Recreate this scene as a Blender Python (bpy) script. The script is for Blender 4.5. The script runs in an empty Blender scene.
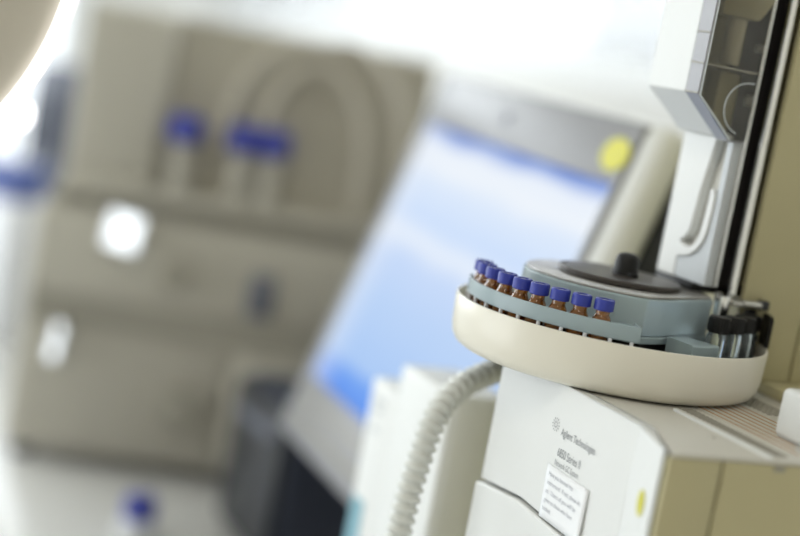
import bpy, bmesh, math, random
from mathutils import Vector, Matrix
random.seed(4)
PI = math.pi
sc = bpy.context.scene
COL = sc.collection

# ------------------------------------------------------------------ frame
# World axes follow the bench: +X along the bench towards the camera end,
# +Y towards the wall behind the bench, Z up, bench top at z = 0 (metres).
AZ = math.radians(-65.5)
GX = Vector((math.cos(AZ), math.sin(AZ), 0))
GY = Vector((-math.sin(AZ), math.cos(AZ), 0))
def W(v):
    v = Vector(v)
    return Vector((v.dot(GX), v.dot(GY), v.z))

# ------------------------------------------------------------------ materials
def principled(name, color, rough=0.5, metal=0.0, trans=0.0, coat=0.0, ior=1.45, emis=None, estr=0.0,
               spec=0.5, sss=0.0, noise=0.0, nscale=30.0, bump=0.0, bscale=200.0):
    m = bpy.data.materials.new(name); m.use_nodes = True
    nt = m.node_tree; b = nt.nodes['Principled BSDF']
    b.inputs['Base Color'].default_value = (*color, 1)
    b.inputs['Roughness'].default_value = rough
    b.inputs['Metallic'].default_value = metal
    b.inputs['Transmission Weight'].default_value = trans
    b.inputs['Coat Weight'].default_value = coat
    b.inputs['IOR'].default_value = ior
    b.inputs['Specular IOR Level'].default_value = spec
    if sss:
        b.inputs['Subsurface Weight'].default_value = sss
        b.inputs['Subsurface Radius'].default_value = (0.004, 0.004, 0.004)
    if emis:
        b.inputs['Emission Color'].default_value = (*emis, 1)
        b.inputs['Emission Strength'].default_value = estr
    if noise or bump:
        tc = nt.nodes.new('ShaderNodeTexCoord')
        n = nt.nodes.new('ShaderNodeTexNoise'); n.inputs['Scale'].default_value = nscale
        n.inputs['Detail'].default_value = 4
        nt.links.new(tc.outputs['Object'], n.inputs['Vector'])
        if noise:
            r = nt.nodes.new('ShaderNodeValToRGB')
            r.color_ramp.elements[0].position = 0.3; r.color_ramp.elements[1].position = 0.7
            r.color_ramp.elements[0].color = tuple(max(0, c * (1 - noise)) for c in color) + (1,)
            r.color_ramp.elements[1].color = tuple(min(1, c * (1 + noise)) for c in color) + (1,)
            nt.links.new(n.outputs['Fac'], r.inputs['Fac'])
            nt.links.new(r.outputs['Color'], b.inputs['Base Color'])
        if bump:
            n2 = nt.nodes.new('ShaderNodeTexNoise'); n2.inputs['Scale'].default_value = bscale
            nt.links.new(tc.outputs['Object'], n2.inputs['Vector'])
            bp = nt.nodes.new('ShaderNodeBump'); bp.inputs['Strength'].default_value = bump
            bp.inputs['Distance'].default_value = 0.0005
            nt.links.new(n2.outputs['Fac'], bp.inputs['Height'])
            nt.links.new(bp.outputs['Normal'], b.inputs['Normal'])
    return m

def clear_plastic(name, tint, gloss=0.10, rough=0.04):
    """thin see-through sheet: tinted transparency plus a clear reflection"""
    m = bpy.data.materials.new(name); m.use_nodes = True
    nt = m.node_tree; nt.nodes.clear()
    out = nt.nodes.new('ShaderNodeOutputMaterial')
    tr = nt.nodes.new('ShaderNodeBsdfTransparent'); tr.inputs['Color'].default_value = (*tint, 1)
    gl = nt.nodes.new('ShaderNodeBsdfGlossy'); gl.inputs['Roughness'].default_value = rough
    fr = nt.nodes.new('ShaderNodeFresnel'); fr.inputs['IOR'].default_value = 1.45
    ad = nt.nodes.new('ShaderNodeMath'); ad.operation = 'MULTIPLY'; ad.inputs[1].default_value = gloss / 0.04
    cl = nt.nodes.new('ShaderNodeMath'); cl.operation = 'MINIMUM'; cl.inputs[1].default_value = 0.9
    mx = nt.nodes.new('ShaderNodeMixShader')
    nt.links.new(fr.outputs[0], ad.inputs[0]); nt.links.new(ad.outputs[0], cl.inputs[0])
    nt.links.new(cl.outputs[0], mx.inputs[0]); nt.links.new(tr.outputs[0], mx.inputs[1]); nt.links.new(gl.outputs[0], mx.inputs[2])
    nt.links.new(mx.outputs[0], out.inputs['Surface'])
    return m

def emission(name, color, s):
    m = bpy.data.materials.new(name); m.use_nodes = True
    nt = m.node_tree; nt.nodes.clear()
    out = nt.nodes.new('ShaderNodeOutputMaterial'); e = nt.nodes.new('ShaderNodeEmission')
    e.inputs['Color'].default_value = (*color, 1); e.inputs['Strength'].default_value = s
    nt.links.new(e.outputs[0], out.inputs['Surface'])
    return m

M = {}
M['white'] = principled('instrument_white', (0.77, 0.78, 0.765), 0.42, noise=0.015, nscale=8, bump=0.15, bscale=900)
M['cream'] = principled('cream_plastic', (0.80, 0.765, 0.66), 0.33, coat=0.15, noise=0.01, nscale=10)
M['beige'] = principled('beige_panel_paint', (0.50, 0.455, 0.27), 0.5, noise=0.02, nscale=12, bump=0.2, bscale=1200)
M['topgrey'] = principled('top_cover_paint', (0.62, 0.60, 0.54), 0.42, noise=0.02, nscale=12)
M['seam'] = principled('seam_dark_green', (0.05, 0.09, 0.06), 0.7)  # dark green of the body, seen in the panel seams
M['dark'] = principled('dark_interior', (0.025, 0.022, 0.022), 0.5)
M['black'] = principled('black_plastic', (0.010, 0.0095, 0.009), 0.42, spec=0.3)
M['lid'] = principled('dark_grey_lid', (0.055, 0.047, 0.041), 0.36, spec=0.4)
M['frost'] = principled('frosted_blue_plastic', (0.56, 0.69, 0.73), 0.28, trans=0.4, ior=1.3, coat=0.15)
M['deck_top'] = principled('turret_top_grey', (0.36, 0.35, 0.33), 0.3, coat=0.3)
M['blue_cap'] = principled('blue_cap_plastic', (0.03, 0.045, 0.32), 0.45, coat=0.05)
M['septum'] = principled('septum_grey', (0.35, 0.36, 0.45), 0.6)
M['amber'] = principled('amber_glass', (0.74, 0.26, 0.025), 0.04, coat=0.6, trans=0.80, ior=1.5)
M['clear_glass'] = principled('clear_vial_glass', (0.82, 0.92, 0.95), 0.03, trans=0.92, ior=1.46)
M['liquid'] = principled('sample_liquid', (0.50, 0.17, 0.02), 0.1, trans=0.6)
M['smoke'] = clear_plastic('smoked_clear_cover', (0.88, 0.87, 0.83), 0.045)
M['nose'] = principled('frosted_smoke_plastic', (0.50, 0.50, 0.53), 0.25, trans=0.3, ior=1.2, coat=0.3)
M['edge'] = principled('polished_acrylic_edge', (0.80, 0.86, 0.88), 0.12, coat=0.5)
M['chrome'] = principled('polished_chrome', (0.86, 0.86, 0.84), 0.12, metal=1)
M['mirror'] = principled('satin_metal', (0.90, 0.91, 0.93), 0.5, metal=1)
M['steel'] = principled('brushed_steel', (0.60, 0.59, 0.55), 0.3, metal=1)
M['olive'] = principled('olive_inner_panel', (0.46, 0.41, 0.24), 0.5)
M['inner_beige'] = principled('carriage_beige', (0.66, 0.61, 0.46), 0.4)
M['greyplate'] = principled('grey_blue_plate', (0.56, 0.59, 0.61), 0.4)
M['recess'] = principled('recess_light_grey', (0.66, 0.65, 0.60), 0.5)
M['vent'] = principled('vent_slot_grey', (0.36, 0.34, 0.29), 0.6)
M['ink'] = principled('grey_print', (0.33, 0.34, 0.35), 0.7)
M['paper'] = principled('note_paper', (0.88, 0.89, 0.90), 0.8, noise=0.01)
M['pen'] = principled('note_print', (0.42, 0.43, 0.47), 0.8)
M['yellow'] = principled('yellow_dot_sticker', (0.60, 0.56, 0.03), 0.5)
M['orange'] = principled('orange_print', (0.50, 0.33, 0.20), 0.6)
M['hose'] = principled('hose_plastic', (0.68, 0.69, 0.65), 0.42)
M['silver'] = principled('monitor_silver', (0.27, 0.27, 0.28), 0.4, noise=0.01)
M['silver_light'] = principled('monitor_rim_silver', (0.84, 0.85, 0.84), 0.35)
M['charcoal'] = principled('charcoal_plastic', (0.03, 0.032, 0.036), 0.45)
M['navy'] = principled('navy_plastic', (0.035, 0.042, 0.065), 0.5)
M['slate'] = principled('slate_case', (0.15, 0.16, 0.20), 0.5)
M['blue_box'] = principled('blue_carton', (0.09, 0.13, 0.36), 0.6)
M['bg_beige'] = principled('chromatograph_beige', (0.48, 0.455, 0.385), 0.5, noise=0.02, nscale=6)
M['bg_panel'] = principled('chromatograph_pale_panel', (0.50, 0.475, 0.40), 0.5)
M['bg_dark'] = principled('chromatograph_recess', (0.46, 0.43, 0.35), 0.6)
M['bg_groove'] = principled('chromatograph_groove', (0.36, 0.34, 0.28), 0.6)
M['bg_tube'] = principled('beige_tubing', (0.56, 0.52, 0.43), 0.45)
M['bluish'] = principled('blue_valve_plastic', (0.045, 0.06, 0.36), 0.4)
M['milk'] = principled('milky_white_plastic', (0.86, 0.87, 0.90), 0.3, coat=0.3)
M['teal'] = principled('teal_label', (0.22, 0.42, 0.50), 0.6)
M['bench'] = principled('bench_laminate', (0.74, 0.73, 0.70), 0.28, noise=0.02, nscale=14, coat=0.2)
M['cabinet'] = principled('bench_cabinet_grey', (0.55, 0.56, 0.56), 0.5)
M['wall'] = principled('white_wall_paint', (0.86, 0.855, 0.83), 0.8, noise=0.01, nscale=3)
M['wall_warm'] = principled('warm_wall_paint', (0.77, 0.745, 0.68), 0.8, noise=0.01, nscale=3)
M['floor'] = principled('pale_vinyl_floor', (0.80, 0.80, 0.78), 0.35, noise=0.05, nscale=25)
M['ceiling'] = principled('ceiling_white', (0.80, 0.79, 0.75), 0.9)
M['frame_white'] = principled('window_frame_white', (0.85, 0.86, 0.86), 0.5)
M['pane'] = clear_plastic('window_glass', (0.96, 0.97, 0.97), 0.04, 0.01)
M['glow'] = emission('bright_rim_glow', (1.0, 0.99, 0.97), 1.7)  # brightness of the round cover's rim, put in as glow
M['coverface'] = principled('round_cover_beige', (0.58, 0.54, 0.46), 0.5)
M['glowball'] = emission('highlight_glow', (1.0, 1.0, 1.0), 60.0)  # glow put in for one blurred far highlight

def screen_material():
    m = bpy.data.materials.new('lit_screen'); m.use_nodes = True
    nt = m.node_tree; nt.nodes.clear(); L = nt.links.new
    out = nt.nodes.new('ShaderNodeOutputMaterial'); e = nt.nodes.new('ShaderNodeEmission')
    tc = nt.nodes.new('ShaderNodeTexCoord'); sp = nt.nodes.new('ShaderNodeSeparateXYZ')
    L(tc.outputs['Generated'], sp.inputs[0])
    r = nt.nodes.new('ShaderNodeValToRGB'); cr = r.color_ramp      # horizontal bands of the open windows, bottom to top
    stops = [(0.0, (0.13, 0.30, 0.86)), (0.09, (0.20, 0.40, 0.90)), (0.13, (0.42, 0.60, 0.92)), (0.36, (0.50, 0.66, 0.93)),
             (0.52, (0.58, 0.71, 0.95)), (0.60, (0.80, 0.87, 0.97)), (0.68, (0.62, 0.75, 0.97)), (0.80, (0.72, 0.82, 0.97)),
             (0.86, (0.86, 0.91, 0.97)), (0.93, (0.82, 0.88, 0.97)), (0.978, (0.30, 0.42, 0.78)), (1.0, (0.12, 0.20, 0.55))]
    while len(cr.elements) < len(stops): cr.elements.new(0.5)
    for el, (p, c) in zip(cr.elements, stops): el.position = p; el.color = (*c, 1)
    n = nt.nodes.new('ShaderNodeTexNoise'); n.inputs['Scale'].default_value = 3.2; n.inputs['Detail'].default_value = 1
    mp = nt.nodes.new('ShaderNodeMapping'); mp.inputs['Scale'].default_value = (1.0, 1.0, 2.6)
    L(tc.outputs['Generated'], mp.inputs['Vector']); L(mp.outputs[0], n.inputs['Vector'])
    nr = nt.nodes.new('ShaderNodeMapRange'); nr.inputs['From Min'].default_value = 0.3; nr.inputs['From Max'].default_value = 0.7
    nr.inputs['To Min'].default_value = -0.012; nr.inputs['To Max'].default_value = 0.012
    L(n.outputs['Fac'], nr.inputs['Value'])
    ad = nt.nodes.new('ShaderNodeMath'); L(sp.outputs['Z'], ad.inputs[0]); L(nr.outputs[0], ad.inputs[1])
    cl = nt.nodes.new('ShaderNodeClamp'); L(ad.outputs[0], cl.inputs[0])
    L(cl.outputs[0], r.inputs['Fac'])
    mx = nt.nodes.new('ShaderNodeMix'); mx.data_type = 'RGBA'   # left side pane is paler
    mx.inputs['B'].default_value = (0.80, 0.86, 0.95, 1)
    fr = nt.nodes.new('ShaderNodeValToRGB'); fr.color_ramp.elements[0].position = 0.0; fr.color_ramp.elements[1].position = 0.16
    fr.color_ramp.elements[0].color = (0.55, 0.55, 0.55, 1); fr.color_ramp.elements[1].color = (0, 0, 0, 1)
    L(sp.outputs['X'], fr.inputs['Fac']); L(fr.outputs['Color'], mx.inputs['Factor']); L(r.outputs['Color'], mx.inputs['A'])
    L(mx.outputs['Result'], e.inputs['Color']); e.inputs['Strength'].default_value = SCREEN
    L(e.outputs[0], out.inputs['Surface'])
    return m

EXPOSURE = 0.16
SCREEN = 0.90
M['screen'] = screen_material()

# ------------------------------------------------------------------ mesh helpers
def world_loc(o):
    v = Vector((0, 0, 0))
    while o: v += o.location; o = o.parent
    return v

class MB:
    """collects shapes in one bmesh, in the frame of the caller"""
    def __init__(self): self.bm = bmesh.new()
    def _bev(self, geom_edges, w, seg):
        if w > 0:
            bmesh.ops.bevel(self.bm, geom=geom_edges, offset=w, segments=seg, profile=0.5, affect='EDGES', clamp_overlap=True)
    def box(self, x0, x1, y0, y1, z0, z1, bev=0.0, seg=2):
        r = bmesh.ops.create_cube(self.bm, size=1)
        vs = r['verts']
        for v in vs:
            v.co = Vector(((x0 + x1) / 2 + v.co.x * (x1 - x0), (y0 + y1) / 2 + v.co.y * (y1 - y0), (z0 + z1) / 2 + v.co.z * (z1 - z0)))
        es = list({e for v in vs for e in v.link_edges}); self._bev(es, bev, seg); return self
    def prism(self, poly, axis, a, b, bev=0.0, seg=2):
        """polygon in the plane normal to axis ('x': (y,z), 'y': (x,z), 'z': (x,y)), extruded a..b"""
        def mk(p, t):
            return {'x': (t, p[0], p[1]), 'y': (p[0], t, p[1]), 'z': (p[0], p[1], t)}[axis]
        v0 = [self.bm.verts.new(mk(p, a)) for p in poly]; v1 = [self.bm.verts.new(mk(p, b)) for p in poly]
        n = len(poly)
        fs = [self.bm.faces.new(v0), self.bm.faces.new(list(reversed(v1)))]
        for i in range(n):
            j = (i + 1) % n
            fs.append(self.bm.faces.new((v0[j], v0[i], v1[i], v1[j])))
        bmesh.ops.recalc_face_normals(self.bm, faces=fs)
        self._bev(list({e for f in fs for e in f.edges}), bev, seg); return self
    def lathe(self, prof, cx=0, cy=0, n=48, a0=None, a1=None, closed=False):
        """profile [(r,z)] turned about the vertical through (cx,cy); a0..a1 in degrees for an arc (closed profile gets end caps)"""
        full = a0 is None
        A0, A1 = (0, 360) if full else (a0, a1)
        m = n if full else n + 1
        rings = []
        for i in range(m):
            t = math.radians(A0 + (A1 - A0) * i / n)
            ring = []
            for r, z in prof:
                ring.append(self.bm.verts.new((cx + r * math.cos(t), cy + r * math.sin(t), z)))
            rings.append(ring)
        k = len(prof); fs = []
        for i in range(n):
            A, B = rings[i], rings[(i + 1) % m]
            for j in range(k if closed else k - 1):
                q = (j + 1) % k
                try: fs.append(self.bm.faces.new((A[j], B[j], B[q], A[q])))
                except ValueError: pass
        if not full and closed:
            fs.append(self.bm.faces.new(rings[0])); fs.append(self.bm.faces.new(list(reversed(rings[-1]))))
        bmesh.ops.remove_doubles(self.bm, verts=[v for r_ in rings for v in r_], dist=1e-7)
        return self
    def tube(self, pts, rad, n=12, caps=True):
        """swept round bar; rad is a number or one per point"""
        pts = [Vector(p) for p in pts]; rings = []
        up = Vector((0, 0, 1)); prev = None
        for i, p in enumerate(pts):
            d = (pts[min(i + 1, len(pts) - 1)] - pts[max(i - 1, 0)]).normalized()
            if prev is None:
                u = d.cross(up) if abs(d.dot(up)) < 0.95 else d.cross(Vector((1, 0, 0)))
            else:
                u = prev - d * prev.dot(d)
            u.normalize(); prev = u; w = d.cross(u)
            r = rad if isinstance(rad, (int, float)) else rad[i]
            rings.append([self.bm.verts.new(p + (u * math.cos(2 * PI * k / n) + w * math.sin(2 * PI * k / n)) * r) for k in range(n)])
        for A, B in zip(rings, rings[1:]):
            for k in range(n):
                self.bm.faces.new((A[k], A[(k + 1) % n], B[(k + 1) % n], B[k]))
        if caps:
            self.bm.faces.new(list(reversed(rings[0]))); self.bm.faces.new(rings[-1])
        return self
    def ball(self, c, r, sz=(1, 1, 1), u=24, v=14):
        q = bmesh.ops.create_uvsphere(self.bm, u_segments=u, v_segments=v, radius=r)
        for w in q['verts']: w.co = Vector((w.co.x * sz[0], w.co.y * sz[1], w.co.z * sz[2])) + Vector(c)
        return self
    def xform(self, mat):
        bmesh.ops.transform(self.bm, matrix=mat, verts=self.bm.verts); return self
    def build(self, name, mat, parent=None, local=False, smooth=True, sharp=35):
        bmesh.ops.recalc_face_normals(self.bm, faces=self.bm.faces)
        me = bpy.data.meshes.new(name)
        off = Vector((0, 0, 0))
        o = bpy.data.objects.new(name, me); COL.objects.link(o)
        if parent:
            o.parent = parent
            if not local: off = world_loc(parent)
        elif not local:
            pass
        if off.length: bmesh.ops.translate(self.bm, vec=-off, verts=self.bm.verts)
        self.bm.to_mesh(me); self.bm.free()
        me.materials.append(mat)
        if smooth:
            for p in me.polygons: p.use_smooth = True
            me.set_sharp_from_angle(angle=math.radians(sharp))
        return o

def tag(o, label=None, cat=None, group=None, kind=None):
    if label: o['label'] = label
    if cat: o['category'] = cat
    if group: o['group'] = group
    if kind: o['kind'] = kind
    return o

def thing(name, loc, label, cat, group=None, rz=0.0):
    o = bpy.data.objects.new(name, None); COL.objects.link(o)
    o.empty_display_size = 0.02
    o.location = loc; o.rotation_euler = (0, 0, rz)
    return tag(o, label, cat, group)

def single(name, mb, mat, loc, label, cat, group=None, rz=0.0):
    """a thing that is one mesh, built around its own origin"""
    o = mb.build(name, mat, None, local=True); o.location = loc; o.rotation_euler = (0, 0, rz)
    return tag(o, label, cat, group)

def struct(name, mb, mat, parent=None):
    o = mb.build(name, mat, parent, smooth=False)
    if not parent: o['kind'] = 'structure'
    return o

def copy_tree(root, loc, label=None, rz=None):
    r = root.copy(); COL.objects.link(r); r.location = loc
    if rz is not None: r.rotation_euler = (0, 0, rz)
    if label: r['label'] = label
    for ch in list(root.children):
        c = ch.copy(); COL.objects.link(c); c.parent = r
        for g in list(ch.children):
            d = g.copy(); COL.objects.link(d); d.parent = c
    return r

def text_mesh(name, body, width, height, mat, parent, origin, xdir, updir, lift=0.0003, bold=0.0, align='LEFT'):
    """raised lettering fitted to width x height, lying in the plane of xdir/updir"""
    cu = bpy.data.curves.new(name, 'FONT'); cu.body = body; cu.size = 1; cu.align_x = 'LEFT'; cu.offset = bold
    tmp = bpy.data.objects.new(name + '_tmp', cu); COL.objects.link(tmp)
    dg = bpy.context.evaluated_depsgraph_get(); dg.update()
    me = bpy.data.meshes.new_from_object(tmp.evaluated_get(dg))
    bpy.data.objects.remove(tmp); bpy.data.curves.remove(cu)
    xs = [v.co.x for v in me.vertices]; x0, x1 = min(xs), max(xs)
    capcu = 0.70
    xd, ud = Vector(xdir).normalized(), Vector(updir).normalized(); nd = xd.cross(ud)
    o3 = Vector(origin) - world_loc(parent)
    for v in me.vertices:
        p = o3 + xd * ((v.co.x - x0) / (x1 - x0) * width) + ud * (v.co.y / capcu * height) + nd * lift
        v.co = p
    me.materials.clear(); me.materials.append(mat)
    o = bpy.data.objects.new(name, me); COL.objects.link(o); o.parent = parent
    return o

# ------------------------------------------------------------------ room
XF, XN, YW, YA, ZF, ZC = -4.6, 1.4, 1.2, -2.8, -0.9, 1.9
struct('floor', MB().box(XF - .2, XN + .2, YA - .2, YW + .2, ZF - .1, ZF), M['floor'])
struct('ceiling', MB().box(XF - .2, XN + .2, YA - .2, YW + .2, ZC, ZC + .1), M['ceiling'])
def wall_with_hole(name, axis, at, thick, lo, hi, h0, h1, z0, z1, mat):
    mb = MB()
    def bx(a0, a1, b0, b1):
        if axis == 'y': mb.box(a0, a1, at, at + thick, b0, b1)
        else: mb.box(at, at + thick, a0, a1, b0, b1)
    bx(lo, h0, ZF, ZC); bx(h1, hi, ZF, ZC); bx(h0, h1, ZF, z0); bx(h0, h1, z1, ZC)
    return struct(name, mb, mat)
def window(name, axis, at, h0, h1, z0, z1, thick):
    fr = MB(); w = .05; a, b = (at, at + thick)
    def bx(m, p0, p1, q0, q1, d0=None, d1=None):
        d0 = a + thick * .35 if d0 is None else d0; d1 = a + thick * .65 if d1 is None else d1
        d0, d1 = min(d0, d1), max(d0, d1)
        if axis == 'y': m.box(p0, p1, d0, d1, q0, q1, .004)
        else: m.box(d0, d1, p0, p1, q0, q1, .004)
    bx(fr, h0, h0 + w, z0, z1); bx(fr, h1 - w, h1, z0, z1); bx(fr, h0 + w, h1 - w, z0, z0 + w); bx(fr, h0 + w, h1 - w, z1 - w, z1)
    f = fr.build(name, M['frame_white']); f['kind'] = 'structure'
    p = MB(); bx(p, h0 + w, h1 - w, z0 + w, z1 - w, a + thick * .48, a + thick * .52)
    p.build('window_pane', M['pane'], f)
    return f
WB = (-4.3, -1.5, 0.60, 1.75)      # window over the bench
WA = (-4.2, -1.3, -0.72, 1.60)     # windows on the aisle side
WFv = (-2.4, 0.95, 0.05, 1.75)     # window at the far end
wall_with_hole('wall_back', 'y', YW, .2, XF - .2, XN + .2, *WB, M['wall'])
window('window_1', 'y', YW, *WB, .2)
wall_with_hole('wall_front', 'y', YA - .2, .2, XF - .2, XN + .2, *WA, M['wall'])
window('window_2', 'y', YA - .2, *WA, .2)
wall_with_hole('wall_left', 'x', XF - .2, .2, YA, YW, *WFv, M['wall'])
window('window_3', 'x', XF - .2, *WFv, .2)
struct('wall_right', MB().box(XN, XN + .2, YA, YW, ZF, ZC), M['wall_warm'])

# bench
bench = thing('lab_bench', (-2.2, .76, ZF), 'long pale laminate lab bench under all the instruments', 'bench')
MB().box(-4.55, -.15, .345, 1.195, -.04, 0, .004).build('bench_top', M['bench'], bench)
for i in range(5):
    x0 = -4.5 + i * .865
    cb = MB().box(x0, x0 + .85, .40, 1.18, ZF + .08, -.041, .003).build('cabinet_body', M['cabinet'], bench)
    dr = MB().box(x0 + .01, x0 + .84, .382, .3995, ZF + .1, -.06, .004).build('cabinet_door', M['cabinet'], cb)
MB().box(-4.5, -.19, .45, 1.15, ZF, ZF + .08).build('plinth', M['charcoal'], bench)

# ------------------------------------------------------------------ gas chromatograph (the near instrument)
gc = thing('gas_chromatograph', (-.756, .70, 0), 'white and beige bench instrument with printed front under the round vial tray', 'lab instrument')
XL, XS, XC = -.8590, -.6947, -.648          # left end, fold, near corner of the front
TOP = .418
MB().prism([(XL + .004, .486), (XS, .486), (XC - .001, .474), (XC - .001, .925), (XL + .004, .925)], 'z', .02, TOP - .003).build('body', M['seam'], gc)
def front_plan(y_off, x_left, th):
    return [(x_left, .4752 - y_off), (XS, .4752 - y_off), (XC, .4606 - y_off), (XC, .4606 + th), (XS, .4752 + th), (x_left, .4752 + th)]
uf = MB()
up_edge = [(-.8590, .3344), (-.842, .3362), (-.8046, .3397), (-.785, .3387), (-.75, .3367), (XS, .3333)]
lo_edge = [(-.8608, .3320), (-.842, .3342), (-.8046, .3378), (-.785, .3368), (-.75, .3350), (XS, .3315)]
def front_mesh(outline_main, strip_z0, strip_z1, yoff, th, xl, bev):
    mb = MB()
    mb.prism(outline_main, 'y', .4752 - yoff, .4752 + th)
    mb.prism([(XS, .4752 - yoff), (XC, .4606 - yoff), (XC + .0002, .4622), (XS, .4752 + th)], 'z', strip_z0, strip_z1)
    bmesh.ops.remove_doubles(mb.bm, verts=mb.bm.verts, dist=1e-6)
    return mb
front = front_mesh(up_edge + [(XS, TOP), (XL, TOP)], .334, TOP, 0, .010, XL, 0).build('front_panel', M['white'], gc)
door = front_mesh([(-.8608, .03), (XS, .03)] + list(reversed(lo_edge)), .03, .3315, .0025, .010, -.868, 0).build('front_door', M['white'], gc)
for o in (front, door):
    bv = o.modifiers.new('soft_edge', 'BEVEL'); bv.width = .0016; bv.segments = 3; bv.limit_method = 'ANGLE'; bv.angle_limit = math.radians(40)
MB().box(XC + .0004, XC + .004, .4626, .4955, .02, TOP - .0026, .0006).build('side_panel', M['beige'], gc)
MB().box(XC + .0004, XC + .004, .4974, .93, .02, TOP - .0026, .0006).build('side_panel', M['beige'], gc)
MB().box(XL, XL + .0035, .488, .93, .02, TOP - .002, .001).build('side_panel', M['beige'], gc)
topc = MB().prism([(XL + .001, .4858), (XS, .4858), (XC + .0043, .4626), (XC + .0043, .93), (XL + .001, .93)], 'z', TOP - .0024, TOP - .0002, .0008).build('top_cover', M['topgrey'], gc)
MB().box(-.7400, XC + .003, .5260, .5290, TOP - .001, TOP + .0014, .0006).build('top_ridge', M['white'], topc)
vent = MB()
for i in range(26):
    x = -.76 + i * .0042
    vent.box(x, x + .0022, .5350, .5440, TOP - .001, TOP + .0004)
vent.build('vent_slots', M['vent'], topc)
lab = MB().box(-.772, -.652, .5500, .6000, TOP - .001, TOP + .0003).build('warning_label', M['topgrey'], topc)
lines = MB()
for i in range(7):
    y = .5530 + i * .0065
    lines.box(-.768, -.657 - .01 * (i % 3), y, y + .0016, TOP, TOP + .00055)
lines.build('orange_lines', M['orange'], topc)
gr = MB()
for i in range(11):
    for j in range(5):
        gr.box(-.800 + i * .0048, -.7975 + i * .0048, .603 + j * .0045, .6055 + j * .0045, TOP - .001, TOP + .0004)
gr.build('vent_grille', M['bg_groove'], topc)
for (x, y) in ((-.6832, .5143), (-.667, .5620)):
    s = MB().lathe([(0, TOP + .0006), (.0022, TOP + .0006), (.0028, TOP - .0004)], x, y, 20).build('screw', M['steel'], topc)
MB().box(XC + .0036, XC + .0046, .5290, .5360, TOP - .0062, TOP - .003).build('latch_notch', M['bg_groove'], gc)
# printing on the front
FX, FU = (1, 0, 0), (0, 0, 1)
fy = .4752
def ft(name, body, s0, s1, z, h, bold):
    return text_mesh(name, body, s1 - s0, h, M['ink'], front, (-.7807 + s0, fy, z), FX, FU, .0004, bold)
ft('maker_lettering', 'Agilent Technologies', .0080, .0480, .3893, .0045, .008)
ft('series_lettering', '6850 Series II', .0085, .0355, .3768, .0052, .000)
ft('system_lettering', 'Network GC System', .0075, .0355, .3709, .0037, .000)
lg = MB()
for k in range(12):
    a = 2 * PI * k / 12
    for r0, r1, w in ((.0012, .0022, .0002), (.0032, .0044, .0003)):
        if k % 2 and r1 > .004: r1 = .0041
        c, s = math.cos(a), math.sin(a)
        pts = [(r0 * c - w * s, r0 * s + w * c), (r0 * c + w * s, r0 * s - w * c), (r1 * c + w * s, r1 * s - w * c), (r1 * c - w * s, r1 * s + w * c)]
        vs = [lg.bm.verts.new((-.7807 + .0005 + p, fy - .0004, .3936 + q)) for p, q in pts]
        lg.bm.faces.new(vs)
lg.build('spark_logo', M['ink'], front, smooth=False)
# yellow dot on the folded strip
dvec = Vector((XC - XS, -.0146, 0)).normalized()
nrm = Vector((dvec.y, -dvec.x, 0))
dm = MB()
cen = Vector((XS, .4752, .3835)) + dvec * .0300
vs0 = []
for k in range(28):
    a = 2 * PI * k / 28
    vs0.append(dm.bm.verts.new(cen + dvec * (.0062 * math.cos(a)) + Vector((0, 0, .0072 * math.sin(a))) + nrm * .0004))
dm.bm.faces.new(vs0)
yd = dm.build('dot_sticker', M['yellow'], front, smooth=False); yd['label'] = 'round yellow dot sticker'
# housing that stands on the back of the top cover, behind the sampler
plin = MB().box(-.930, -.770, .641, .92, TOP, TOP + .0075, .001).build('housing_plinth', M['beige'], gc)
rh = MB().box(-.930, -.8200, .6345, .92, TOP + .008, .80).build('rear_housing', M['beige'], gc)
MB().box(-.8198, -.815, .6160, .6650, TOP + .008, .80, .0008).build('housing_panel', M['beige'], gc)
MB().box(-.8198, -.815, .6668, .92, TOP + .008, .80, .0008).build('housing_panel', M['beige'], gc)
MB().prism([(-.7000, .5680), (-.6550, .5680), (-.6550, .66), (-.7000, .66)], 'z', TOP, .4470, .004, 4).build('inlet_cover', M['white'], gc)

# the paper note on the front
note = thing('paper_note', (-.7545, .4748, .354), 'small white paper note with typed lines taped below the printed system name', 'note')
nm = MB(); nx, nz = 9, 7
grid = [[None] * (nz + 1) for _ in range(nx + 1)]
for i in range(nx + 1):
    for j in range(nz + 1):
        u, v = i / nx, j / nz
        curl = .0015 * max(0, u - .55) ** 2 * (1.3 - v) * 4
        grid[i][j] = nm.bm.verts.new((-.7807 + .0005 + u * .0500 + (1 - v) * .0012, .4748 - curl, .3372 + v * .0325 - u * .0008))
for i in range(nx):
    for j in range(nz):
        nm.bm.faces.new((grid[i][j], grid[i + 1][j], grid[i + 1][j + 1], grid[i][j + 1]))
no = nm.build('paper_sheet', M['paper'], note)
sm = no.modifiers.new('thick', 'SOLIDIFY'); sm.thickness = .0002; sm.offset = 0
for k, (t, wdt) in enumerate((('Have you booked this', .029), ('instrument?  If not, please do', .040), ('so.  Users of you will be', .036), ('given to those who have', .034), ('booked.', .010))):
    text_mesh('note_lettering', t, wdt, .0028, M['pen'], note, (-.7807 + .0050, .4748 - .0001, .3635 - k * .0053), (1, 0, -.015), FU, .0006, .000)

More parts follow.
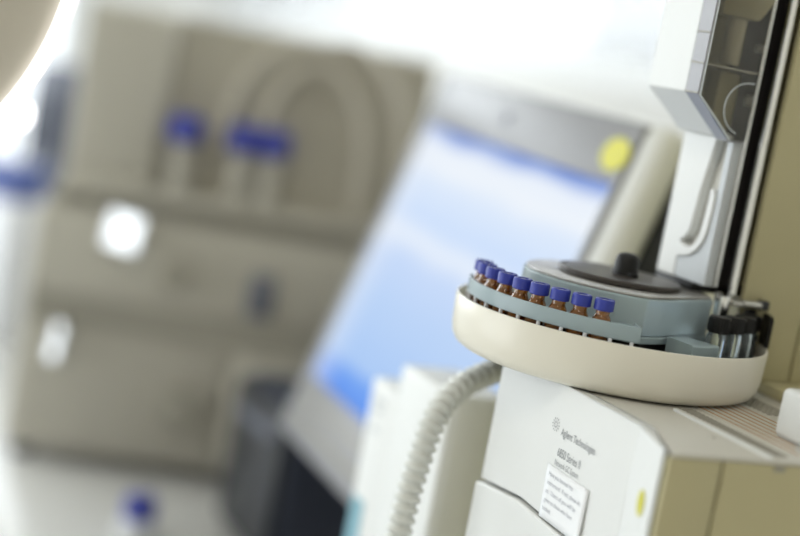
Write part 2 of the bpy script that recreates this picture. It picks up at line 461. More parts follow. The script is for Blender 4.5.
# ------------------------------------------------------------------ vial tray
RC = W((.1395, .989, 0)); CXr, CYr = RC.x, RC.y
def ang(a): return a + 65.5            # azimuth as seen from the camera -> world azimuth
tray = thing('sample_tray', (CXr, CYr, TOP), 'round cream tray of a sampler carousel with frosted blue turret on top of the instrument', 'sampler tray')
ringp = [(.0880, .4186), (.0930, .4192), (.0968, .4215), (.0992, .4255), (.1003, .4310), (.1010, .4495), (.1006, .4508), (.0994, .4510), (.0988, .4500), (.0985, .4300), (.0900, .4250), (.0880, .4240)]
MB().lathe(ringp, CXr, CYr, 120, ang(86), ang(367.5), closed=True).build('tray_ring', M['cream'], tray)
MB().lathe([(.001, .4190), (.0885, .4190), (.0975, .4255), (.0975, .4275), (.001, .4275)], CXr, CYr, 96, ang(86), ang(361), closed=True).build('tray_floor', M['dark'], tray)
# turret: a D-shaped block, cut on the side of the transfer arm
def dshape(r, cut0=-70.0, cut1=2.0, n=80, inset=0.0):
    p = []
    for i in range(n + 1):
        a = math.radians(ang(cut1 + (360 + cut0 - cut1) * i / n))
        p.append((CXr + r * math.cos(a), CYr + r * math.sin(a)))
    c0 = ang(cut0); fc = (CXr + .0483 * math.cos(math.radians(c0)), CYr + .0483 * math.sin(math.radians(c0)))
    return p
def turret_poly(r):
    # round body whose front right flattens into a straight facet
    f0 = Vector((-.7868, .5375)); f1 = Vector((-.8120, .5945)); c = Vector((CXr, CYr))
    k = r / .062
    f0 = c + (f0 - c) * k; f1 = c + (f1 - c) * k
    p = []
    a1 = -3.0; a0 = -70 - 9
    n = 84
    for i in range(n + 1):
        a = math.radians(ang(a1 + (360 + a0 - a1) * i / n))
        p.append((CXr + r * math.cos(a), CYr + r * math.sin(a)))
    # ease the last part of the round into the facet corner
    e = Vector(p[-1])
    for t in (.35, .7, 1.0):
        q = e.lerp(f0, t); p.append((q.x, q.y))
    return p
body = MB().prism(turret_poly(.0615), 'z', .4515, .4748, .0012, 3).build('turret', M['frost'], tray, sharp=10)
MB().prism(turret_poly(.0600), 'z', .4749, .4764, .0004, 2).build('turret_top', M['deck_top'], body)
MB().prism(turret_poly(.0632), 'z', .4470, .4514, .0008, 2).build('turret_flange', M['frost'], body, sharp=10)
MB().lathe([(.001, .4276), (.045, .4276), (.045, .4469), (.001, .4469)], CXr, CYr, 64).build('turret_hub', M['dark'], body)
lid = MB().lathe([(.0001, .4808), (.0365, .4808), (.0390, .4804), (.0397, .4794), (.0395, .4773), (.0385, .4766), (.0001, .4766)], CXr, CYr, 96).build('lid', M['lid'], tray)
kx, ky = W((.1420, .985, 0)).x, W((.1420, .985, 0)).y
kn = MB().lathe([(.0001, .4950), (.0030, .4949), (.0055, .4940), (.0071, .4920), (.0078, .4890), (.0081, .4809), (.0001, .4809)], kx, ky, 40).build('lid_knob', M['black'], lid)
kb = MB()
kb.box(kx - .0118, kx + .0118, ky - .003, ky + .003, .4809, .4832, .0006)
kb.build('knob_base', M['black'], kn)
# curved rack with the row of small vials
RV = .0872
VA = [-176, -167.5, -157.5, -147.5, -138, -129, -119.5, -110.5, -101.5]
RB, RT = .4524, .4618
A0r, A1r = ang(-186), ang(-86.5)
def wallp(r0, r1, z0, z1): return [(r0, z0), (r1 - .0003, z0), (r1, z0 + .0003), (r1, z1 - .0004), (r1 - .0004, z1), (r0 + .0002, z1), (r0, z1 - .0002)]
rmb = MB()
rmb.lathe(wallp(.0933, .0944, RB, RT), CXr, CYr, 90, A0r, A1r, closed=True)
rmb.lathe(wallp(.0755, .0768, RB, RT - .0020), CXr, CYr, 90, A0r, A1r, closed=True)
webs = [VA[0] - 5] + [(p + q) / 2 for p, q in zip(VA, VA[1:])] + [-96.8]
for a in webs:
    rmb.lathe(wallp(.0766, .0935, RB, RT - .0045), CXr, CYr, 2, ang(a - .28), ang(a + .28), closed=True)
rmb.lathe(wallp(.0767, .0934, RB, RT - .0003), CXr, CYr, 2, A1r - .7, A1r - .02, closed=True)
rmb.lathe(wallp(.0767, .0934, RB, RT - .0003), CXr, CYr, 2, A0r + .02, A0r + .7, closed=True)
rmb.lathe([(.0762, RB + .004), (.0938, RB + .004), (.0938, RT - .0022), (.0762, RT - .0022)], CXr, CYr, 8, ang(-96.8), A1r - .3, closed=True)
rk = rmb.build('vial_rack', M['frost'], tray)
MB().lathe([(.0755, .4280), (.0944, .4280), (.0944, .4400), (.0755, .4400)], CXr, CYr, 90, A0r, A1r, closed=True).build('rack_floor', M['dark'], rk)
for a in webs + [-89]:
    t = math.radians(ang(a)); c = Vector((CXr + .0938 * math.cos(t), CYr + .0938 * math.sin(t), 0))
    MB().lathe([(.0001, .4400), (.0012, .4400), (.0012, RB), (.0001, RB)], c.x, c.y, 12).build('rack_post', M['milk'], rk)
t = math.radians(ang(-91.8)); hx, hy = CXr + .0852 * math.cos(t), CYr + .0852 * math.sin(t)
MB().lathe([(.0044, RT - .0024), (.0054, RT - .0024), (.0054, RT - .0010), (.0044, RT - .0010)], hx, hy, 32, 0, 360, closed=True).build('empty_hole_rim', M['frost'], rk)
# side rack on the right, and the black screen behind it
srk = MB()
srk.lathe([(.0600, .4276), (.0968, .4276), (.0968, .4390), (.0960, .4398), (.0600, .4398)], CXr, CYr, 40, ang(-48), ang(1), closed=True)
srk.build('waste_vial_rack', M['dark'], tray)
MB().lathe([(.056, .4440), (.0785, .4440), (.0795, .4448), (.0795, .4522), (.0785, .4530), (.056, .4530)], CXr, CYr, 24, ang(-58), ang(-39), closed=True).build('rack_arm', M['frost'], tray)
MB().lathe([(.0988, .4515), (.1012, .4515), (.1012, .4690), (.1004, .4716), (.0988, .4716)], CXr, CYr, 24, ang(-6), ang(7), closed=True).build('back_screen', M['black'], tray)

# small amber vials
def vial_proto(loc, label, group):
    o = thing('amber_vial', loc, label, 'vial', group)
    S = 1.0
    g = [(.0001, .0), (.0048, .0), (.0057, .0009), (.0058, .0185), (.0056, .0205), (.0044, .0228), (.0041, .0236), (.0043, .0262), (.0043, .0275), (.0001, .0275)]
    b = MB().lathe(g, 0, 0, 28).build('vial_body', M['amber'], o, local=True)
    MB().lathe([(.0001, .0008), (.0046, .0008), (.0050, .0015), (.0050, .0130), (.0001, .0130)], 0, 0, 20).build('sample_liquid', M['liquid'], b, local=True)
    c = MB().lathe([(.0001, .0258), (.0056, .0258), (.0060, .0262), (.0060, .0316), (.0056, .0326), (.0034, .0326), (.0033, .0316), (.0001, .0316)], 0, 0, 32).build('vial_cap', M['blue_cap'], o, local=True)
    MB().lathe([(.0001, .0320), (.0032, .0320), (.0032, .0316), (.0001, .0316)], 0, 0, 20).build('septum', M['septum'], c, local=True)
    return o
VL = ['blue-capped amber vial at the far left end of the curved rack, half hidden',
      'second blue-capped amber vial from the far left end of the curved rack',
      'third blue-capped amber vial from the far left end of the curved rack',
      'fourth blue-capped amber vial from the left end, just before the middle of the row',
      'middle one of the nine blue-capped amber vials in the curved rack',
      'fourth blue-capped amber vial from the near right end of the curved rack',
      'third blue-capped amber vial from the near right end of the curved rack',
      'blue-capped amber vial next to the last one at the near right end',
      'last blue-capped amber vial at the near right end, beside the empty rack hole']
def vpos(a, r, z):
    t = math.radians(ang(a)); return Vector((CXr + r * math.cos(t), CYr + r * math.sin(t), z))
v0 = vial_proto(vpos(VA[0], RV, .4410), VL[0], 'amber vials in the curved rack')
vr = [RV, RV, RV, RV, RV, RV, RV, RV, RV]
for a, r, l in list(zip(VA, vr, VL))[1:]:
    copy_tree(v0, vpos(a, r, .4410), l, rz=math.radians(random.uniform(0, 360)))
# black-capped clear vials
def waste_proto(loc, label, group):
    o = thing('clear_vial', loc, label, 'vial', group)
    MB().lathe([(.0001, 0), (.0058, 0), (.0066, .001), (.0067, .0165), (.0060, .0185), (.0056, .0210), (.0001, .0210)], 0, 0, 30).build('vial_body', M['clear_glass'], o, local=True)
    cp = MB()
    n = 36; pr = []
    cp.lathe([(.0001, .0195), (.0064, .0195), (.0068, .0199), (.0068, .0288), (.0063, .0296), (.0001, .0296)], 0, 0, 36)
    for k in range(24):
        a = 2 * PI * k / 24; x, y = .0068 * math.cos(a), .0068 * math.sin(a)
        cp.box(x - .0003, x + .0003, y - .0003, y + .0003, .0203, .0282)
    cp.build('vial_cap', M['black'], o, local=True)
    return o
WL = ['front clear vial with black cap under the steel needle guide', 'second black-capped clear vial behind the one under the needle guide',
      'third black-capped clear vial in the short row, next to the last', 'rearmost black-capped clear vial beside the black screen']
wp = [(.0718, -31.0), (.0775, -19.0), (.0832, -8.5), (.0885, 1.0)]
w0 = waste_proto(vpos(wp[0][1], wp[0][0], .4400), WL[0], 'black-capped vials at the right of the tray')
for (r, a), l in list(zip(wp, WL))[1:]:
    copy_tree(w0, vpos(a, r, .4400), l)

# ------------------------------------------------------------------ injector tower
tw = thing('injector_tower', (-.854, .60, .476), 'tall white sampler tower with smoked clear side cover and chrome rod', 'sampler tower')
XA, XB = -.8765, -.8325
MB().box(XA, XB, .5862, .6320, .4765, .4815, .0008).build('tower_base', M['black'], tw)
prof = [(.5510, .82), (.5510, .602), (.5815, .5775), (.5945, .5775), (.5945, .5790), (.5885, .5812), (.5610, .6035), (.5610, .82)]
fc = MB().prism(prof, 'x', XA, XB).build('front_cover', M['white'], tw)
lf = MB().prism([(XA, .4820), (-.8554, .4820), (-.8554, .4955), (-.8570, .5060), (-.8520, .5085), (-.8490, .5120), (-.8478, .5156), (-.8445, .5448), (-.8385, .5774), (XA, .5774)], 'y', .5862, .5935).build('lower_front', M['white'], tw)
for o in (fc, lf):
    bv = o.modifiers.new('soft_edge', 'BEVEL'); bv.width = .0010; bv.segments = 3; bv.limit_method = 'ANGLE'; bv.angle_limit = math.radians(25)
MB().box(XA, XA + .004, .5948, .6320, .4820, .82, .0005).build('far_wall', M['olive'], tw)
MB().prism([(.5612, .82), (.5612, .6040), (.5890, .5815), (.5946, .5795), (.5946, .82)], 'x', XA + .0002, XA + .0038).build('far_wall', M['olive'], tw)
MB().box(XA + .0042, XB - .001, .6065, .6135, .4820, .82).build('inner_back', M['dark'], tw)
# carriage with the syringe barrel behind the cover
cr = MB().lathe([(.0001, .6235), (.0058, .6235), (.0062, .6245), (.0062, .6530), (.0001, .6530)], -.8380, .5830, 30).build('syringe_carriage', M['inner_beige'], tw)
MB().prism([(.5640, .6535), (.5930, .6535), (.6030, .6700), (.5640, .6700)], 'x', -.862, -.828, .001).build('carriage_block', M['olive'], cr)
MB().box(XA + .005, -.822, .5640, .5925, .6200, .6212).build('inner_shelf', M['bg_groove'], tw)
MB().box(-.868, -.852, .5880, .6045, .5830, .6195, .001).build('motor_block', M['olive'], tw)
for z0, z1 in ((.635, .640), (.600, .607)):
    MB().box(-.846, -.836, .6062, .6100, z0, z1, .0008).build('cable_clip', M['milk'], tw)
# smoked cover: a shallow see-through box on the near side, with a frosted nose strip
XO = -.8180
cov = MB().prism([(.5520, .82), (.5520, .6010), (.5800, .5765), (.5935, .5765), (.5935, .82)], 'x', XO - .0014, XO).build('smoked_cover', M['smoke'], tw)
nose = MB().prism([(.5508, .82), (.5508, .6018), (.5812, .5757), (.5935, .5757), (.5935, .5767), (.5817, .5767), (.5520, .6024), (.5520, .82)], 'x', XB + .0004, XO)
nose.build('cover_nose', M['nose'], cov)
def strip(mb, pts, w, x0, x1):
    for (a, b) in zip(pts, pts[1:]):
        a, b = Vector(a), Vector(b); d = (b - a).normalized(); n = Vector((-d.y, d.x)) * w / 2
        mb.prism([tuple(a + n), tuple(b + n), tuple(b - n), tuple(a - n)], 'x', x0, x1)
    return mb
strip(MB(), [(.5525, .82), (.5525, .6012), (.5812, .5768)], .0006, XO + .0001, XO + .0009).build('cover_edge', M['edge'], cov)
strip(MB(), [(.5525, .6208), (.5930, .6208)], .0007, XO + .0001, XO + .0007).build('cover_rib', M['bg_groove'], cov)
for z in (.6208, .6400, .6022):
    MB().box(XB + .0004, XO, .5502, .5508, z - .0004, z + .0004).build('cover_rib', M['bg_groove'], cov)
arc = [(.5885 + .0165 * math.cos(math.radians(a)), .5975 + .0165 * math.sin(math.radians(a))) for a in range(80, 262, 8)]
strip(MB(), arc, .0005, XO + .0001, XO + .0008).build('thumb_ring', M['edge'], cov)
for y in (.5936, .5949):
    MB().lathe([(.0001, .4830), (.00042, .4830), (.00042, .82), (.0001, .82)], XO, y, 12).build('cover_back_edge', M['chrome'], cov)
# U-shaped finger recess cut into the near half of the lower front
MB().box(-.8600, -.8208, .5936, .5946, .4825, .5768, .0002).build('recess_floor', M['recess'], tw)
inner = [(-.8330, .5440), (-.8322, .5390), (-.8328, .5250), (-.8342, .5140), (-.8370, .5075), (-.8415, .5042), (-.8470, .5034), (-.8530, .5052), (-.8569, .5062)]
outer = [(-.8556, .4958), (-.8500, .4963), (-.8420, .4982), (-.8350, .5025), (-.8300, .5085), (-.8275, .5160), (-.8264, .5290), (-.8266, .5400), (-.8290, .5440)]
ul = MB().prism(inner + outer, 'y', .5850, .5935).build('finger_recess_rim', M['white'], tw)
bv = ul.modifiers.new('soft_edge', 'BEVEL'); bv.width = .0008; bv.segments = 3; bv.limit_method = 'ANGLE'; bv.angle_limit = math.radians(40)
MB().prism([(-.8552, .4825), (-.8208, .4825), (-.8208, .5768), (-.8262, .5768), (-.8262, .5290), (-.8272, .5160), (-.8297, .5082), (-.8348, .5020), (-.8420, .4978), (-.8500, .4959), (-.8552, .4954)], 'y', .5868, .5935).build('lower_plate', M['greyplate'], tw)

# chrome rod and the strip behind it
rodx = -.8235
MB().lathe([(.0001, .4790), (.0033, .4790), (.0033, .82), (.0001, .82)], rodx, .6120, 28).build('guide_rod', M['chrome'], tw)
MB().box(-.8320, -.8250, .6225, .6265, .4850, .82, .0004).build('rail', M['olive'], tw)
rl = MB().box(XA + .0042, -.8330, .6145, .6325, .4820, .82).build('tower_back', M['dark'], tw)
for z in (.497, .562, .600, .615, .640): MB().box(-.8250, -.8238, .6240, .6268, z, z + .003).build('rail_clip', M['black'], tw)
# needle guide with its little bracket
gd = MB().lathe([(.0001, .4600), (.0024, .4600), (.0034, .4620), (.0050, .4640), (.0050, .4785), (.0001, .4785)], -.8150, .6000, 28).build('needle_guide', M['chrome'], tw)
MB().lathe([(.0001, .4700), (.0022, .4700), (.0022, .4790), (.0001, .4790)], -.8250, .6030, 20).build('guide_pin', M['steel'], tw)
MB().box(-.8320, -.8090, .6050, .6150, .4735, .4765, .0006).box(-.8140, -.8080, .6120, .6290, .4740, .4778, .0010).build('guide_bracket', M['steel'], tw)
MB().box(-.8140, -.8078, .6255, .6320, .4728, .4790, .0010).build('bracket_clamp', M['charcoal'], tw)

MB().box(-.8149, -.8145, .6180, .6275, .4300, .4720, .0006).build('tray_back_plate', M['black'], tw)

# ------------------------------------------------------------------ corrugated hose
hp = [W((.1000, 1.058, .3990)), W((.0825, 1.0400, .3965)), W((.0741, 1.0300, .3944)), W((.0634, 1.0200, .3899)), W((.0532, 1.0100, .3838)), W((.0450, 1.0000, .3745)), W((.0398, .9920, .3631)),
      W((.0369, .9860, .3491)), W((.0346, .9820, .3334)), W((.0324, .9800, .3161)), W((.0310, .9780, .2978)), W((.0285, .976, .2600)), W((.0250, .974, .2100)), W((.0190, .972, .1400)), W((.0090, .970, .0800)), W((-.010, .975, .0300)), W((-.045, .985, .0116))]
def catmull(P, n):
    out = []
    for i in range(len(P) - 1):
        p0, p1, p2, p3 = P[max(i - 1, 0)], P[i], P[i + 1], P[min(i + 2, len(P) - 1)]
        for k in range(n):
            t = k / n
            out.append(.5 * ((2 * p1) + (-p0 + p2) * t + (2 * p0 - 5 * p1 + 4 * p2 - p3) * t * t + (-p0 + 3 * p1 - 3 * p2 + p3) * t ** 3))
    out.append(P[-1]); return out
fine = catmull(hp, 60)
acc = [0.0]
for a, b in zip(fine, fine[1:]): acc.append(acc[-1] + (b - a).length)
step = .0007; pts = []; rad = []; s = 0.0; i = 0
while s < acc[-1]:
    while acc[i + 1] < s: i += 1
    t = (s - acc[i]) / max(1e-9, acc[i + 1] - acc[i]); pts.append(fine[i].lerp(fine[i + 1], t))
    ph = (s / .0070) % 1.0
    rad.append(.0062 + .0029 * (0.5 + 0.5 * math.cos(2 * PI * ph)) ** .75)
    s += step
hose = thing('corrugated_hose', tuple(hp[-1]), 'pale corrugated flexible hose curving down from behind the instrument front', 'hose')
MB().tube(pts, rad, 24).build('hose_wall', M['hose'], hose)
ja = (hp[0] - hp[1]).normalized()
MB().tube([hp[0] - ja * .010, hp[0] + ja * .014], .0102, 24).build('end_fitting', M['steel'], hose)
del ja

# ------------------------------------------------------------------ white module behind the hose
wb = thing('detector_module', (-1.04, .535, 0), 'plain white electronics box standing behind the corrugated hose', 'electronics box')
cs = MB().box(-1.070, -.9786, .505, .556, .004, .3590, .003, 3).build('case', M['white'], wb)
MB().box(-1.125, -1.0715, .507, .545, .004, .3350, .004, 3).build('side_unit', M['white'], wb)
MB().box(-.9787, -.9768, .510, .551, .012, .352, .0008).build('side_plate', M['white'], wb)
MB().box(-1.121, -1.098, .5060, .5072, .178, .236).build('teal_label', M['teal'], wb)
for (x, z, w) in ((-1.112, .318, .018), (-1.110, .310, .013), (-1.111, .294, .012)): MB().box(x, x + w, .5062, .5072, z, z + .004).build('front_marking', M['greyplate'], wb)

# ------------------------------------------------------------------ monitor
mo = thing('computer_monitor', (-1.29, .75, 0), 'silver computer monitor with glowing pale blue screen and yellow dot on its bezel', 'monitor')
MT = math.radians(15.5)
Mm = Matrix.Translation(Vector((-1.4729, .6745, .5304))) @ Matrix.Rotation(math.radians(-2), 4, 'Z') @ Matrix.Rotation(-MT, 4, 'X') @ Matrix.Rotation(math.radians(1.3), 4, 'Y')
SW, SH = .404, .290
BL, BR, BT, BB = -.018, SW + .012, .054, -(SH + .068)
# bezel ring (local x right, y into the screen, z up)
bz = MB()
def frame_box(x0, x1, z0, z1): bz.box(x0, x1, -.001, .008, z0, z1, .001, 2)
bz.prism([(BL, BB), (BR - .004, BB), (BR - .004, BT), (BL, BT)], 'y', .004, .020, .003, 2)
frame_box(BL, 0, BB, BT); frame_box(SW, BR - .004, BB, BT); frame_box(-.001, SW + .001, 0, BT); frame_box(-.001, SW + .001, BB, -SH)
bz.xform(Mm); bez = bz.build('bezel', M['silver'], mo)
rim = MB().prism([(BL - .014, BB - .004), (BR + .014, BB - .004), (BR + .014, BT + .008), (BL - .014, BT + .008)], 'y', .004, .043, .0185, 7)
rim.xform(Mm); rim.build('front_shell', M['silver_light'], mo)
scn = MB().prism([(0, -SH), (SW, -SH), (SW, 0), (0, 0)], 'y', 0, .003); scn.xform(Matrix.Identity(4))
so = scn.build('screen', M['screen'], mo, local=True, smooth=False)
so.matrix_local = Matrix.Translation(-world_loc(mo)) @ Mm
rb = MB().prism([(BL + .0, BB + .02), (BR + .013, BB + .02), (BR + .012, BT - .004), (BL + .0, BT - .004)], 'y', .044, .20, .006, 3)
rb.xform(Mm); rb.build('rear_housing', M['charcoal'], mo)
gm = MB()
for k, z in enumerate((-SH - .020, -SH - .042)): gm.box(BL + .01, BR - .02, -.0026, -.0009, z - .005, z)
gm.xform(Mm); gm.build('chin_groove', M['bg_groove'], bez)
dl = MB(); dl.tube([(.5 * SW - .03, -.0026, BT * .5), (.5 * SW - .03, -.0009, BT * .5)], .006, 20); dl.xform(Mm); dl.build('badge', M['slate'], bez)
yl = MB()
n = 28
yl.prism([(SW - .014 + .0215 * math.cos(2 * PI * k / n), BT * .44 + .0145 * math.sin(2 * PI * k / n)) for k in range(n)], 'y', -.0022, -.0009); yl.xform(Mm)
yk = yl.build('dot_sticker', M['yellow'], bez); yk['label'] = 'round yellow dot sticker'
foot = Mm @ Vector((SW / 2, .11, BB + .03))
MB().tube([(foot.x, foot.y + .01, .015), (foot.x, foot.y, foot.z)], [.05, .04], 28).build('stand_neck', M['slate'], mo)
MB().lathe([(.0001, 0), (.125, 0), (.125, .008), (.115, .014), (.0001, .018)], foot.x, foot.y, 48).build('stand_base', M['slate'], mo)

# computer case standing dark behind the monitor
pc_ = thing('computer_tower', (-1.64, .74, 0), 'dark computer case standing between the monitor and the far instrument', 'computer')
MB().box(-1.73, -1.55, .615, .98, .006, .190, .010, 3).build('case', M['navy'], pc_)
MB().box(-1.725, -1.555, .604, .6145, .012, .184, .004, 2).build('front_bezel', M['charcoal'], pc_)
MB().box(-1.71, -1.58, .6015, .6035, .145, .158, .001).build('drive_slot', M['slate'], pc_)
for x in (-1.71, -1.57): 
    MB().lathe([(.0001, 0), (.012, 0), (.012, .006), (.0001, .006)], x, .66, 20).build('foot', M['black'], pc_)
kbd = thing('keyboard', (-1.37, .47, 0), 'grey keyboard lying on the bench in front of the monitor', 'keyboard')
MB().prism([(.385, .002), (.535, .002), (.535, .020), (.385, .012)], 'x', -1.58, -1.16, .003).build('keyboard_case', M['slate'], kbd)
km = MB()
for r in range(5):
    for c in range(18):
        x = -1.565 + c * .022; y = .397 + r * .026; z = .0135 + r * .0014
        km.box(x, x + .018, y, y + .021, z - .002, z + .006, .001, 1)
km.build('keys', M['charcoal'], kbd)

# ------------------------------------------------------------------ far chromatograph
RZ = math.radians(73.5)
fo = Vector((-1.8781, .5812, 0))
fg = thing('gas_chromatograph', tuple(fo), 'large beige instrument with blue valve knobs, standing beyond the monitor', 'lab instrument', rz=RZ)
def L(mb, name, mat, parent=None):
    return mb.build(name, mat, parent or fg, local=True)
L(MB().box(-.212, .262, 0, .42, .018, .335, .010, 3), 'lower_body', M['bg_beige'])
L(MB().box(-.190, .262, .050, .42, .353, .592, .012, 3), 'upper_body', M['bg_beige'])
L(MB().box(-.200, .258, .030, .41, .3355, .3525), 'shadow_gap', M['bg_groove'])
up_p = L(MB().box(-.188, -.075, .020, .0495, .356, .588, .008, 3), 'upper_side_panel', M['bg_panel'])
bay = L(MB().box(-.072, .258, .0445, .0498, .358, .588), 'valve_bay', M['bg_dark'])
L(MB().box(-.190, .262, .010, .0495, .3530, .3720, .004), 'bay_sill', M['bg_panel'])
for x in (-.046, .029, .066):
    kx_ = L(MB().lathe([(.0001, .3725), (.013, .3725), (.013, .436), (.0001, .436)], x, .022, 24), 'valve_stem', M['bg_panel'])
    kb_ = MB().lathe([(.0001, .470), (.016, .470), (.021, .464), (.022, .444), (.018, .437), (.0001, .437)], x, .022, 28)
    o_ = L(kb_, 'valve_knob', M['bluish'], kx_); o_['label'] = 'blue knob'
arcs = [[(-.006, .436), (.004, .492), (.020, .535), (.045, .565), (.075, .580), (.105, .586)],
        [(.050, .470), (.058, .512), (.080, .548), (.115, .558), (.148, .540), (.170, .505), (.180, .455), (.183, .380)],
        [(.105, .583), (.150, .590), (.190, .566), (.218, .525), (.232, .470), (.238, .380)]]
for A in arcs:
    P_ = catmull([Vector((x, .022, z)) for x, z in A], 8)
    L(MB().tube(P_, .0065, 14), 'coiled_tube', M['bg_tube'])
L(MB().box(-.205, .258, -.004, .0, .2290, .3300, .003), 'control_strip', M['bg_panel'])
dl_ = L(MB().tube([(-.030, -.0045, .269), (-.030, -.018, .269)], .017, 28), 'dial', M['bg_groove'])
L(MB().tube([(-.030, -.0181, .269), (-.030, -.024, .269)], .009, 20), 'dial_cap', M['bg_dark'], dl_)
L(MB().box(.066, .098, -.009, -.0045, .232, .288, .002), 'display_window', M['slate'])
L(MB().box(-.205, .258, -.003, .0, .188, .222), 'groove_strip', M['bg_groove'])
dr_ = L(MB().box(-.200, .052, -.008, .0, .030, .182, .004), 'oven_door', M['bg_beige'])
L(MB().box(.060, .175, -.014, .0, .030, .182, .005), 'access_door', M['bg_panel'])
L(MB().box(.182, .256, -.006, .0, .030, .182, .004), 'side_cover', M['bg_groove'])
L(MB().box(-.02, .03, -.020, -.0085, .075, .125, .003), 'door_handle', M['bg_groove'], dr_)
for x in (-.19, .24):
    for y in (.04, .38):
        L(MB().lathe([(.0001, 0), (.016, 0), (.014, .018), (.0001, .018)], x, y, 20), 'foot', M['charcoal'])
# window glints at its left front edge, made by added metal plates
# each plate is tilted so it mirrors the windows to the camera
def clip(u, z, w, h, name):
    nb = Vector((.50, -.853, .158)).normalized()
    nl = Matrix.Rotation(-RZ, 3, 'Z') @ nb                     # plate normal in the instrument's own frame
    xl = Vector((0, 0, 1)).cross(nl).normalized(); zl = nl.cross(xl)
    m = Matrix((xl, zl, nl)).transposed().to_4x4(); m.translation = Vector((u, -.030, z))
    pl_ = MB().box(-w / 2, w / 2, -h / 2, h / 2, -.002, .002, .0018, 3); pl_.xform(m)
    c = L(pl_, name, M['mirror']); c['label'] = 'metal clip added to mirror the window as a glint'
    L(MB().tube([(u, -.028, z), (u, .001, z)], .006, 16), 'clip_stem', M['steel'], c)
clip(-.101, .318, .060, .046, 'glint_clip')
clip(-.160, .180, .016, .020, 'glint_clip')
clip(-.163, .155, .018, .024, 'glint_clip')

# ------------------------------------------------------------------ small things on the far bench
def bottle(name, loc, r, h, hcap, rcap, mbody, mcap, label, group=None):
    o = thing(name, loc, label, 'bottle', group)
    MB().lathe([(.0001, 0), (r * .9, 0), (r, .004), (r, h * .68), (r * .85, h * .78), (rcap * .9, h * .88), (rcap * .9, h), (.0001, h)], 0, 0, 32).build('bottle_body', mbody, o, local=True)
    MB().lathe([(.0001, h * .96), (rcap, h * .96), (rcap * 1.03, h), (rcap * 1.03, h + hcap * .85), (rcap * .9, h + hcap), (.0001, h + hcap)], 0, 0, 28).build('bottle_cap', mcap, o, local=True)
    return o
q = W((-.243, 1.72, 0))
bottle('reagent_bottle', (q.x, q.y, 0), .024, .022, .024, .0185, M['milk'], M['bluish'], 'small white bottle with a blue cap on the bench before the far instrument')
q = W((-.640, 2.78, 0))
dk = thing('power_unit', (q.x, q.y, 0), 'slate grey upright box on the far bench left of the large instrument', 'electronics box', rz=math.radians(20))
MB().box(-.06, .06, -.045, .10, .004, .470, .008).build('case', M['slate'], dk, local=True)
MB().box(-.05, .05, -.050, -.0455, .31, .42, .003).build('front_panel', M['navy'], dk, local=True)
MB().box(-.05, .05, -.050, -.0455, .05, .29, .003).build('grille', M['greyplate'], dk, local=True)
q = W((-.672, 2.60, 0))
bx = thing('carton', (q.x, q.y, 0), 'blue carton standing beside the slate box on the far bench', 'carton', rz=math.radians(30))
MB().box(-.045, .045, -.035, .035, .0, .300, .002).build('carton_body', M['milk'], bx, local=True)
MB().box(-.0455, .0455, -.0355, .0355, .240, .3005, .002).build('carton_lid', M['blue_box'], bx, local=True)
q = W((-.715, 2.42, 0)); bottle('wash_bottle', (q.x, q.y, 0), .042, .135, .02, .02, M['milk'], M['milk'], 'rounded white bottle at the left edge of the bench below the blue-topped carton')
q = W((-.660, 2.33, 0)); bottle('reagent_bottle', (q.x, q.y, 0), .030, .075, .018, .016, M['clear_glass'], M['milk'], 'short clear bottle with white cap in front of the rounded white bottle')

# added glowing ball for a blurred far highlight, below the round cover
q = W((-.783, 3.0, 0))
dlp = thing('far_highlight', (q.x, q.y, 0), 'far highlight made by an added bulb just below the glowing rim at the left edge', 'lamp')
MB().lathe([(.0001, 0), (.05, 0), (.05, .010), (.008, .016), (.003, .344), (.0001, .345)], 0, 0, 28).build('highlight_stand', M['steel'], dlp, local=True)
MB().ball((0, 0, .348), .004).build('highlight_ball', M['glowball'], dlp, local=True)

# ------------------------------------------------------------------ unidentified round cover, bright rim made to glow, top left
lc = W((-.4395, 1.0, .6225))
hl = thing('round_cover', tuple(lc), 'unidentified round beige cover, its bright white rim made to glow, cut by the top left corner', 'lamp', rz=math.radians(65.5))
def disc(prof, n=120):
    """profile (r, depth) turned about the local y axis"""
    mb = MB().lathe(prof, 0, 0, n); mb.xform(Matrix.Rotation(math.radians(-90), 4, 'X')); return mb
disc([(.0001, -.022), (.10, -.020), (.17, -.010), (.1985, .004), (.1985, .012), (.0001, .012)]).build('round_cover_face', M['coverface'], hl, local=True)
disc([(.1990, -.002), (.2030, -.003), (.2062, .002), (.2062, .012), (.2030, .017), (.1990, .016), (.1990, -.002)]).build('glow_rim', M['glow'], hl, local=True)  # strong light on the rim is put in as emission
MB().tube([(0, .004, .06), (0, .02, .20), (0, .03, ZC - lc.z)], .008, 16).build('hanging_rod', M['steel'], hl, local=True)  # unseen rod added to carry the cover

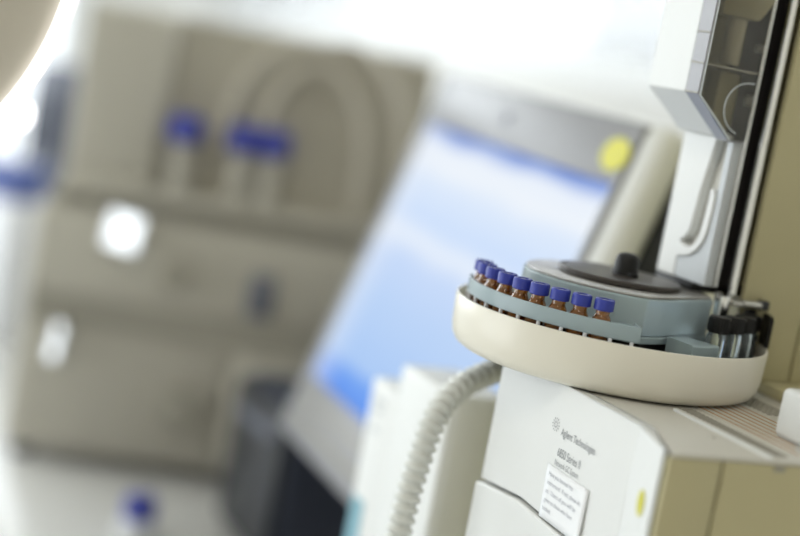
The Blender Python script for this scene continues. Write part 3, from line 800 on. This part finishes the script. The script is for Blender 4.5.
# ------------------------------------------------------------------ light
wd = bpy.data.worlds.new('daylight'); sc.world = wd; wd.use_nodes = True
bg = wd.node_tree.nodes['Background']; bg.inputs['Color'].default_value = (0.92, 0.96, 1.0, 1); bg.inputs['Strength'].default_value = 2.2
def area(name, loc, rot, sx, sy, power, col):
    l = bpy.data.lights.new(name, 'AREA'); l.shape = 'RECTANGLE'; l.size = sx; l.size_y = sy; l.energy = power; l.color = col
    o = bpy.data.objects.new(name, l); COL.objects.link(o); o.location = loc; o.rotation_euler = rot
    return o
cool = (0.93, 0.97, 1.0)
area('window_daylight_aisle', ((WA[0] + WA[1]) / 2, YA - .25, (WA[2] + WA[3]) / 2), (math.radians(90), 0, 0), WA[1] - WA[0], WA[3] - WA[2], 44, cool)
area('window_daylight_far', (XF - .25, (WFv[0] + WFv[1]) / 2, (WFv[2] + WFv[3]) / 2), (math.radians(90), 0, math.radians(-90)), WFv[1] - WFv[0], WFv[3] - WFv[2], 60, cool)
area('window_daylight_bench', ((WB[0] + WB[1]) / 2, YW + .25, (WB[2] + WB[3]) / 2), (math.radians(-90), 0, 0), WB[1] - WB[0], WB[3] - WB[2], 45, cool)
cl_ = thing('ceiling_light', (.2, -.6, ZC), 'long ceiling light fitting above the aisle', 'lamp')
MB().box(-.4, .8, -.75, -.45, ZC - .06, ZC - .001, .005).build('light_housing', M['frame_white'], cl_)
area('ceiling_lamp', (.2, -.6, ZC - .065), (0, 0, 0), 1.1, .25, 8.5, (1.0, .92, .78))

# ------------------------------------------------------------------ camera
cam = bpy.data.cameras.new('camera'); co = bpy.data.objects.new('camera', cam); COL.objects.link(co)
pitch, roll = math.radians(7.6), math.radians(10.5)
F = Vector((0, math.cos(pitch), -math.sin(pitch))); U0 = Vector((0, math.sin(pitch), math.cos(pitch))); R0 = Vector((1, 0, 0))
R = math.cos(roll) * R0 + math.sin(roll) * U0; U = -math.sin(roll) * R0 + math.cos(roll) * U0
Rw, Uw, Bw = W(R), W(U), W(-F)
m3 = Matrix((Rw, Uw, Bw)).transposed()
co.matrix_world = Matrix.Translation((0, 0, .59)) @ m3.to_4x4()
cam.sensor_width = 36; cam.lens = 1550 * 36 / 800
cam.clip_start = .01
cam.dof.use_dof = True; cam.dof.focus_distance = .925; cam.dof.aperture_fstop = 2.0
sc.camera = co

sc.view_settings.view_transform = 'Standard'; sc.view_settings.look = 'None'; sc.view_settings.gamma = 1
sc.view_settings.exposure = EXPOSURE
sc.cycles.use_denoising = True
sc.cycles.max_bounces = 10; sc.cycles.transparent_max_bounces = 16; sc.cycles.transmission_bounces = 8
sc.cycles.caustics_reflective = False; sc.cycles.caustics_refractive = False
